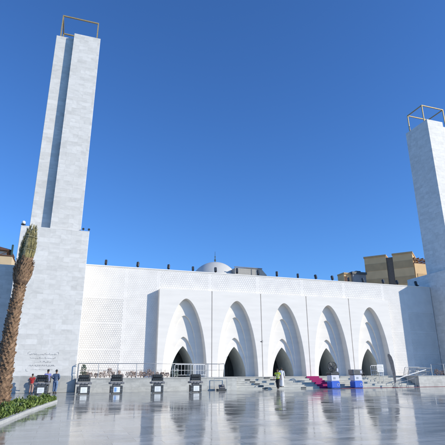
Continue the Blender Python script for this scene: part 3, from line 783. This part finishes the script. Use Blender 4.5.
# diamond leaf-base scars spiralling up the trunk
k = 0; z = .15
while z < 5.35:
    a = k*2.39996; r = trad(z)-.005; u = Vector((math.cos(a), math.sin(a), 0)); w = Vector((-math.sin(a), math.cos(a), 0)); s = rnd.uniform(.8, 1.15)
    c = Vector((PX, PY, z+.05))+u*r
    wd, hh, out = .085*s, .12*s*rnd.uniform(.7, 1.3), .055*s*rnd.uniform(.3, 1.7)
    p = [c-w*wd, c-Vector((0, 0, hh*.8)), c+w*wd, c+u*.0+Vector((0, 0, hh*.35))]; tip = [c-w*wd*.55+u*out+Vector((0,0,hh*.42)), c+u*out*.9+Vector((0, 0, hh*.12)), c+w*wd*.55+u*out+Vector((0,0,hh*.42)), c+u*out*.6+Vector((0, 0, hh*.62))]
    b = len(m.v); m.v += [tuple(q) for q in p+tip]
    for q in range(4): m.f.append((b+q, b+(q+1) % 4, b+4+(q+1) % 4, b+4+q))
    m.f.append((b+4, b+5, b+6, b+7))
    k += 1; z += .0115
m.v = [(x+lean(z), y, z) for x, y, z in m.v]
m.build('leaf_base', M['stub'], trunk)['kind'] = 'stuff'
m = MB(); m.lathe(PX, PY, [(.22, 5.15), (.29, 5.3), (.345, 5.5), (.37, 5.75), (.34, 6.0), (.25, 6.3), (.12, 6.5)], 22)
m.v = [(x+lean(z), y, z) for x, y, z in m.v]
cb_ = m.build('crown_base', M['crownfibre'], palm, True)
m = MB()
for k in range(230):
    a = k*2.39996; z = 5.2+1.05*(k/230); r = np.interp(z, [5.15, 5.3, 5.5, 5.75, 6.0, 6.3], [.22, .29, .345, .37, .34, .25])-.01; u = Vector((math.cos(a), math.sin(a), 0)); w = Vector((-u.y, u.x, 0)); c = Vector((PX, PY, z))+u*r
    s = rnd.uniform(.5, 1.5); t = c+u*.06*s+Vector((0, 0, .15*s))+w*rnd.uniform(-.03, .03)
    m.quad(c-w*.055*s, c+w*.055*s, t+w*.03*s, t-w*.03*s); m.quad(t-w*.03*s, t+w*.03*s, t+w*.025*s-u*.03, t-w*.025*s-u*.03); m.quad(t-w*.03*s-u*.03, t+w*.03*s-u*.03, c+w*.055*s-u*.05, c-w*.055*s-u*.05)
m.v = [(x+lean(z), y, z) for x, y, z in m.v]
m.build('old_leaf_stub', M['stub'], cb_)['kind'] = 'stuff'
for k in range(46):
    a = k*2.39996+rnd.uniform(-.2, .2); r0 = .10+.17*rnd.random(); L_ = rnd.uniform(1.35, 1.9); u = Vector((math.cos(a), math.sin(a), 0))
    bulge = rnd.uniform(.04, .13); m = MB(); pts = []
    for i in range(9):
        t = i/8; rr = r0+bulge*math.sin(t*math.pi)-(r0*.35)*t; pts.append(Vector((PX, PY, 6.05+L_*t))+u*rr+Vector((rnd.uniform(-.012, .012), rnd.uniform(-.012, .012), 0)))
    # tips bend outwards and droop a little
    if rnd.random() < .45: pts[-1] += u*rnd.uniform(.05, .14)-Vector((0, 0, .06))
    m.tube(pts, [.020-.0018*i for i in range(9)], 5)
    for i in range(44):
        t = .12+.88*i/44; j = min(7, int(t*8)); f = t*8-j; p = pts[j].lerp(pts[j+1], f) if j < 8 else pts[-1]
        for s in (-1, 1):
            w = Vector((-u.y, u.x, 0))*s; d = (Vector((0, 0, 1))+w*rnd.uniform(.08, .35)+u*rnd.uniform(-.1, .3)).normalized(); ln = rnd.uniform(.18, .34)*(1-.4*t); sd = d.cross(u).normalized()*.010
            m.quad(p-sd, p+sd, p+d*ln*.7+sd*.8, p+d*ln); m.quad(p+d*ln*.1+u*.01, p+d*ln*.2-u*.01, p+d*ln*.8-u*.006, p+d*ln*.95)
    dry = k % 3 == 1
    m.v = [(x+lean(z), y, z) for x, y, z in m.v]
    fo = m.build('frond', M['frond_dry' if dry else 'frond'], palm)
    if dry: fo['label'] = 'dry straw coloured frond'
for z in (6.75, 7.35):
    m = MB(); m.tube([(PX-.03*z/7+.30*math.cos(a), PY+.30*math.sin(a), z+.01*math.sin(3*a)) for a in [i*math.pi/12 for i in range(25)]], .012, 5, False); m.v = [(x+lean(z)+.03, y, z) for x, y, z in m.v]; m.build('rope_tie', M['frond_dry'], palm)

# ------------------------------------------------------------------ buildings behind
# left beige building with roof pergola
root = empty('building', (-16, 60, 0), 'beige rendered building behind the wall left of the palm', 'building')
m = MB(); m.box(-30, -7.75, 60, 74, 0, 15.4); w_ = m.build('wall', M['beige'], root)
m = MB(); m.box(-30, -7.70, 59.93, 60.1, 15.4, 15.55); m.box(-7.85, -7.68, 60.1, 74, 15.4, 15.55); m.build('parapet', M['wood'], w_)
m = MB(); m.box(-30, -8.6, 61, 61.15, 15.4, 16.35); m.build('upstand', M['whitemetal'], w_)
m = MB(); mt = None
m.v += [(-13, 60.4, 16.6), (-8.0, 60.4, 16.35), (-10.3, 62.4, 17.3), (-8.0, 64.4, 16.35), (-13, 64.4, 16.6), (-13, 60.4, 16.45), (-8.0, 60.4, 16.2), (-8.0, 64.4, 16.2), (-13, 64.4, 16.45)]
m.f += [(0,1,2),(1,3,2),(3,4,2),(4,0,2),(0,5,6,1),(1,6,7,3),(3,7,8,4),(4,8,5,0),(5,8,7,6)]
m.build('canopy', M['wood'], root)
m = MB(); m.bar((-8.15, 60.5, 15.5), (-8.15, 60.5, 16.3), .12); m.bar((-9.6, 60.5, 15.5), (-8.2, 60.5, 16.2), .08); m.build('canopy_post', M['wood'], root)
m = MB(); m.bevbox(-8.02, -7.8, 60.2, 60.5, 15.5, 17.0, .03); m.build('vent_stack', M['green_dark'], root)
for k in range(3):
    m = MB(); m.box(-11.6-k*4, -10.2-k*4, 59.96, 60.02, 9.2, 11.2); m.build('window', M['glass'], root)

# right tan apartment block, its front turned away
def rotbuild():
    A = Vector((59.5, 80.0)); B = Vector((66.1, 72.8)); d = (B-A); L = d.length; ang = math.atan2(d.y, d.x)
    base = Matrix.Translation((A.x, A.y, 0)) @ Matrix.Rotation(ang, 4, 'Z')
    root = empty('apartment_building', (A.x, A.y, 0), 'tan apartment block with brown window bands and a dark central strip', 'building')
    root.rotation_euler.z = ang
    H = 24.9
    m = MB(); m.box(0, L*.46, 0, 14, 0, H); m.box(L*.60, L, 0, 14, 0, H); m.box(L*.45, L*.61, .5, 14, 0, H-.3); local(m, 'wall', M['tan'], root)
    m = MB(); m.box(L*.462, L*.598, .35, .5, 0, H-.3); local(m, 'stair_strip', M['bdark'], root)
    for k in range(7):
        z = H-3.3*(k+1)+.35
        for a, b in ((0.0, L*.46), (L*.60, L)):
            m = MB(); m.box(a+.02, b-.02, -.05, .01, z, z+1.55); w = local(m, 'window_band', M['tandark'], root)
    m = MB(); m.box(-.12, L*.46+.1, -.15, 14.1, H, H+.35); m.box(L*.60-.1, L+.12, -.15, 14.1, H, H+.35); local(m, 'roof_cornice', M['tandark'], root)
    # lower wing at the right with timber pergola
    rw = empty('building', (B.x+.15, B.y-6.3, 0), 'lower tan building with dark timber roof pergola beside the right minaret', 'building')
    rw.rotation_euler.z = 0
    m = MB(); m.box(.0, 14, 6.2, 16, 0, 22.7); local(m, 'wall', M['tan'], rw)
    for k in range(5):
        m = MB(); m.box(.4, 12, 6.12, 6.21, 19.2-3.2*k, 20.6-3.2*k); local(m, 'window_band', M['tandark'], rw)
    m = MB()
    for k in range(9): m.bar((.3+k*1.1, 6.2, 23.9), (.3+k*1.1, 11, 23.9), .22)
    m.bar((0, 6.4, 23.6), (12, 6.4, 23.6), .25); m.bar((0, 10.6, 23.6), (12, 10.6, 23.6), .25); m.bar((0, 6.3, 22.8), (12, 6.3, 22.8), .2)
    for k in range(5): m.bar((.4+k*2.8, 6.4, 22.7), (.4+k*2.8, 6.4, 23.6), .2)
    local(m, 'pergola', M['wood'], rw)
rotbuild()
root = empty('building', (56.5, 80.5, 0), 'low grey rooftop building left of the tan apartment block', 'building')
m = MB(); m.box(54.4, 56.3, 80.6, 83, 0, 21.3); m.build('wall', M['tan'], root)
m = MB(); m.box(56.2, 60.5, 80, 83, 0, 21.3); w_ = m.build('wall', M['bgrey'], root)
m = MB(); m.box(54.3, 56.2, 80.4, 83, 21.3, 21.6); m.build('roof_edge', M['tandark'], root)
m = MB(); m.box(56.0, 60.7, 79.8, 83, 21.3, 21.8); m.box(57.8, 59, 81, 82, 21.8, 22.3); m.build('roof_slab', M['darkgrey'], root)
m = MB(); m.box(54.5, 55.2, 80.55, 80.61, 19.6, 20.8); m.build('window', M['wood'], root)

# ------------------------------------------------------------------ bird
root = empty('bird', (18.58, 43.0, 4.43), 'small dark bird flying in front of the second and third arches', 'bird')
m = MB()
m.tube([(-.13, 0, .01), (-.07, 0, .02), (0, 0, 0), (.08, 0, -.01), (.17, 0, .0)], [.014, .03, .04, .028, .012], 8); m.ball((-.14, 0, .02), .026, 8, 6)
for s in (-1, 1):
    m.tube([(0, 0, .01), (-.02, s*.1, .07), (.03, s*.2, .10), (.09, s*.28, .06)], [.028, .026, .018, .004], 6)
m.quad((.15, -.035, 0), (.15, .035, 0), (.24, .045, .005), (.24, -.045, .005)); m.quad((.24, -.045, .012), (.24, .045, .012), (.15, .035, .008), (.15, -.035, .008))
local(m, 'body', M['bird'], root, True)

# ------------------------------------------------------------------ people
def skin_mesh(name, nodes, edges, mat, root_idx=0, sub=2):
    """nodes: (x,y,z,rx[,ry]); grows one continuous surface"""
    me = bpy.data.meshes.new(name); me.from_pydata([n[:3] for n in nodes], edges, []); me.update()
    o = bpy.data.objects.new(name, me); col.objects.link(o)
    sm = o.modifiers.new('skin', 'SKIN')
    if not me.skin_vertices: bpy.context.view_layer.objects.active = o
    sv = me.skin_vertices[0].data
    for i, n in enumerate(nodes):
        sv[i].radius = (n[3], n[4] if len(n) > 4 else n[3]); sv[i].use_root = (i == root_idx)
    sm.use_smooth_shade = True; sm.branch_smoothing = .3
    ss = o.modifiers.new('sub', 'SUBSURF'); ss.levels = sub; ss.render_levels = sub
    dg = bpy.context.evaluated_depsgraph_get(); ev = o.evaluated_get(dg)
    nm = bpy.data.meshes.new_from_object(ev); nm.materials.clear(); nm.materials.append(mat)
    for p in nm.polygons: p.use_smooth = True
    o.modifiers.clear(); o.data = nm; bpy.data.meshes.remove(me); nm.name = name
    return o
def merge_into(o, mb):
    """adds the builder's faces to the same mesh object"""
    import bmesh
    bm = bmesh.new(); bm.from_mesh(o.data); vs = [bm.verts.new(v) for v in mb.v]
    for f in mb.f:
        try: bm.faces.new([vs[i] for i in f]).smooth = True
        except ValueError: pass
    bm.to_mesh(o.data); bm.free()

def person(loc, rz, height, label, pose, cloth, group=None):
    """faces -Y in its own space; lengths for a 1.75 m adult, scaled"""
    root = empty('person', loc, label, 'person', group, rz); k = height/1.75
    root.scale = (k, k, k)
    P = dict(hipL=(.09, 0, .93), hipR=(-.09, 0, .93), kneeL=(.10, -.02, .50), kneeR=(-.10, -.02, .50), anL=(.10, .03, .09), anR=(-.10, .03, .09),
             toL=(.11, -.14, .03), toR=(-.11, -.14, .03), shL=(.19, .01, 1.43), shR=(-.19, .01, 1.43), elL=(.25, .03, 1.15), elR=(-.25, .03, 1.15), wrL=(.26, -.04, .90), wrR=(-.26, -.04, .90), lean=0)
    P.update(pose)
    pel = (0, 0, .96); wa = (0, 0, 1.10); ch = (0, .0, 1.32); nk = (0, .01, 1.48); nk2 = (0, 0, 1.55); hd = (0, -.01, 1.64); hd2 = (0, -.01, 1.70)
    skinm = M[cloth.get('skin', 'skin')]
    V = [pel+(.12, .09), wa+(.11, .08), ch+(.15, .10), nk+(.06, .06), nk2+(.055, .055), hd+(.092, .108), hd2+(.09, .104),
         P['shL']+(.055,), P['elL']+(.042,), P['wrL']+(.028,), P['shR']+(.055,), P['elR']+(.042,), P['wrR']+(.028,),
         P['hipL']+(.085,), P['kneeL']+(.058,), P['anL']+(.038,), P['toL']+(.035,), P['hipR']+(.085,), P['kneeR']+(.058,), P['anR']+(.038,), P['toR']+(.035,)]
    E_ = [(0,1),(1,2),(2,3),(3,4),(4,5),(5,6),(2,7),(7,8),(8,9),(2,10),(10,11),(11,12),(0,13),(13,14),(14,15),(15,16),(0,17),(17,18),(18,19),(19,20)]
    body = skin_mesh('body', V, E_, skinm); body.parent = root
    m = MB()
    # face: nose, eye sockets' lids, lips, ears
    m.tube([(0, -.098, 1.675), (0, -.118, 1.645), (0, -.098, 1.635)], [.008, .014, .012], 6)
    for s in (-1, 1): m.ball((s*.083, 0, 1.655), .022, 8, 6, (.4, .8, 1.2)); m.ball((s*.032, -.090, 1.672), .011, 8, 6)
    m.ball((0, -.093, 1.607), .018, 8, 6, (1.3, .5, .45))
    # hands: palm, four fingers, thumb
    for s, a, b in ((1, P['elL'], P['wrL']), (-1, P['elR'], P['wrR'])):
        a, b = Vector(a), Vector(b); d = (b-a).normalized(); side = d.cross(Vector((s, 0, 0)))
        side = (Vector((0, -1, 0))-d*d.dot(Vector((0, -1, 0)))).normalized(); inn = d.cross(side).normalized()*(-s)
        pc = b+d*.045; m.tube([b-d*.01, b+d*.03, b+d*.085], [.026, .036, .034], 8)
        for q in range(4):
            o0 = pc+d*.035+side*(.026-.0175*q); ln = (.068, .078, .072, .056)[q]
            m.tube([o0, o0+d*ln*.5+inn*.004, o0+d*ln*.85+inn*.022, o0+d*ln*.92+inn*.038], [.009, .0085, .008, .006], 6)
        o0 = b+d*.02+side*.026; m.tube([o0, o0+side*.026+d*.025, o0+side*.032+d*.058+inn*.01], [.012, .010, .008], 6)
    merge_into(body, m)
    hm = MB(); hm.ball((0, .012, 1.70), .1, 16, 12, (.93, 1.02, .92))
    hm.v = [(x, y+(.0 if z > 1.70 else .014), z) for x, y, z in hm.v]
    hm.f = [f for f in hm.f if not any(hm.v[i][1] < -.045 and hm.v[i][2] < 1.735 for i in f) and min(hm.v[i][2] for i in f) > 1.61]
    ho = local(hm, 'hair', M[cloth.get('hair', 'hair')], root, True)
    # garments
    Lp = lambda a, b, t: tuple(a[i]+(b[i]-a[i])*t for i in range(3))
    sl = cloth.get('sleeve', 1.0)
    if cloth.get('robe'):
        zs_ = [(.08, .20, .17), (.35, .20, .16), (.7, .19, .15), (1.0, .175, .135), (1.2, .17, .125), (1.38, .19, .12), (1.46, .13, .09), (1.52, .065, .065)]
        rm = MB(); nn = 24; b0 = 0
        for z, rx, ry in zs_:
            for q in range(nn):
                a = 2*math.pi*q/nn; w = 1+.05*math.sin(a*6)*(1.2-z if z < 1.2 else 0); rm.v.append((rx*w*math.cos(a), ry*w*math.sin(a), z))
        for i in range(len(zs_)-1):
            for q in range(nn): rm.f.append((i*nn+q, i*nn+(q+1) % nn, (i+1)*nn+(q+1) % nn, (i+1)*nn+q))
        for s, a, b, c in ((1, P['shL'], P['elL'], P['wrL']), (-1, P['shR'], P['elR'], P['wrR'])): rm.tube([Lp(a, (0, 0, 1.40), .3), a, b, c], [.08, .075, .065, .06], 10)
        local(rm, 'robe', M[cloth['robe']], root, True)
    else:
        V = [(0, 0, .80, .185, .145), (0, 0, 1.06, .185, .145), (0, .0, 1.32, .20, .14), (0, .01, 1.46, .075, .07), P['shL']+(.088,), Lp(P['shL'], P['elL'], .68)+(.078,), P['shR']+(.088,), Lp(P['shR'], P['elR'], .68)+(.078,)]
        E_ = [(0,1),(1,2),(2,3),(2,4),(4,5),(2,6),(6,7)]
        if sl > .6:
            V += [P['elL']+(.066,), Lp(P['elL'], P['wrL'], .96)+(.052,), P['elR']+(.066,), Lp(P['elR'], P['wrR'], .96)+(.052,)]; E_ += [(5,8),(8,9),(7,10),(10,11)]
        sh = skin_mesh('shirt', V, E_, M[cloth['shirt']], 1); sh.parent = root
        if cloth.get('tape'):
            tm = MB()
            for z in (1.02, 1.2): tm.lathe(0, 0, [(.178, z), (.187, z+.012), (.187, z+.048), (.178, z+.06)], 20)
            tm.v = [(x, y*.78, z) for x, y, z in tm.v]; local(tm, 'reflective_tape', M['silver'], sh)
        V = [(0, 0, 1.02, .16, .13), P['hipL'][:2]+(.84, .125), P['kneeL']+(.096,), Lp(P['kneeL'], P['anL'], 1.0)+(.082,), P['hipR'][:2]+(.84, .125), P['kneeR']+(.096,), Lp(P['kneeR'], P['anR'], 1.0)+(.082,)]
        tr = skin_mesh('trousers', V, [(0,1),(1,2),(2,3),(0,4),(4,5),(5,6)], M[cloth['trousers']], 0); tr.parent = root
    for s, a, t in ((1, P['anL'], P['toL']), (-1, P['anR'], P['toR'])):
        fm = MB(); fm.tube([Vector(a)+Vector((0, .035, -.045)), Vector(a)+Vector((0, -.03, -.03)), Vector(t)+Vector((0, .03, .012)), Vector(t)+Vector((0, -.035, .005))], [.042, .048, .042, .028], 10)
        local(fm, 'shoe', M['shoe'], root, True)
    return root
# by the left minaret, looking up at the inscription
person((-2.42, 40.15, 0), R(180-10), 1.46, 'boy in a red shirt standing by the minaret wall at far left', dict(wrR=(-.20, -.2, .98), elR=(-.25, .02, 1.17), kneeL=(.11, -.05, .5), anL=(.12, .02, .09)), dict(shirt='redcloth', trousers='pinkcloth', sleeve=.5, skin='skin'))
person((-1.30, 40.2, 0), R(180+15), 1.78, 'man in a violet shirt half hidden behind the leftmost stage light', dict(wrL=(.22, -.24, 1.08)), dict(shirt='violet', trousers='darkgrey', sleeve=.5))
person((-.66, 40.1, 0), R(180-20), 1.76, 'man in denim shirt and blue jeans facing the minaret wall', dict(wrL=(.16, -.13, 1.02), wrR=(-.16, -.13, 1.02), elL=(.30, .05, 1.17), elR=(-.30, .05, 1.17), anL=(.08, .03, .09), anR=(-.07, .03, .09), toL=(.09, -.14, .03), toR=(-.08, -.14, .03)), dict(shirt='denim', trousers='jeans'))
# on the plaza before the third arch
person((19.0, 40.4, 0), R(-35), 1.80, 'worker in yellow hi-vis vest and black trousers walking below the steps',
       dict(kneeL=(.09, -.16, .52), anL=(.09, -.22, .10), toL=(.10, -.39, .05), kneeR=(-.09, .02, .50), anR=(-.09, .26, .13), toR=(-.10, .12, .03), wrL=(.29, .16, .94), elL=(.27, .12, 1.17), wrR=(-.28, -.22, 1.0), elR=(-.27, -.02, 1.17)),
       dict(shirt='hivis', trousers='blackcloth', sleeve=.5, tape=1))
person((19.82, 41.25, rise), R(160), 1.74, 'person in a long white robe on the bottom step beside the worker', dict(wrR=(-.28, -.12, .95)), dict(robe='whitecloth', hair='hair'))

# ------------------------------------------------------------------ camera
f_, pitch, yaw, roll = 444.94, R(18.51384622), R(18.57168568), R(-0.19346259)
fw = Vector((math.sin(yaw)*math.cos(pitch), math.cos(yaw)*math.cos(pitch), math.sin(pitch)))
r_ = Vector((math.cos(yaw), -math.sin(yaw), 0)); u_ = r_.cross(fw)
r2 = math.cos(roll)*r_+math.sin(roll)*u_; u2 = -math.sin(roll)*r_+math.cos(roll)*u_
cam = bpy.data.cameras.new('camera'); co_ = bpy.data.objects.new('camera', cam); col.objects.link(co_)
mt = Matrix((r2, u2, -fw)).transposed().to_4x4(); mt.translation = (0, 0, 1.6); co_.matrix_world = mt
cam.sensor_width = 36; cam.sensor_fit = 'HORIZONTAL'; cam.lens = 36*f_/445; cam.clip_end = 5000; cam.clip_start = .1
scn.camera = co_

# ------------------------------------------------------------------ light
AZ, EL = 126.0, 22.0      # clockwise from +Y
w = bpy.data.worlds.new('World'); scn.world = w; w.use_nodes = True
n, l = w.node_tree.nodes, w.node_tree.links
sky = n.new('ShaderNodeTexSky'); sky.sky_type = 'NISHITA'; sky.sun_disc = False
sky.sun_elevation = R(EL); sky.sun_rotation = R(AZ); sky.air_density = 1.0; sky.dust_density = .2; sky.ozone_density = 2.0; sky.altitude = 0
tn = n.new('ShaderNodeVectorMath'); tn.operation = 'MULTIPLY'; tn.inputs[1].default_value = (.56, 1.03, 1.72); l.new(sky.outputs[0], tn.inputs[0]); l.new(tn.outputs[0], n['Background'].inputs['Color']); n['Background'].inputs['Strength'].default_value = .12
s = bpy.data.lights.new('sun', 'SUN'); s.energy = 4.7; s.angle = R(.5); s.color = (1, .935, .81)
so = bpy.data.objects.new('sun', s); col.objects.link(so)
sd = Vector((math.sin(R(AZ))*math.cos(R(EL)), math.cos(R(AZ))*math.cos(R(EL)), math.sin(R(EL))))
so.rotation_euler = sd.to_track_quat('Z', 'Y').to_euler(); so.location = (30, -20, 40)
vs = scn.view_settings; vs.view_transform = 'Standard'; vs.look = 'None'; vs.gamma = 1; vs.exposure = 0.0; vs.use_curve_mapping = False
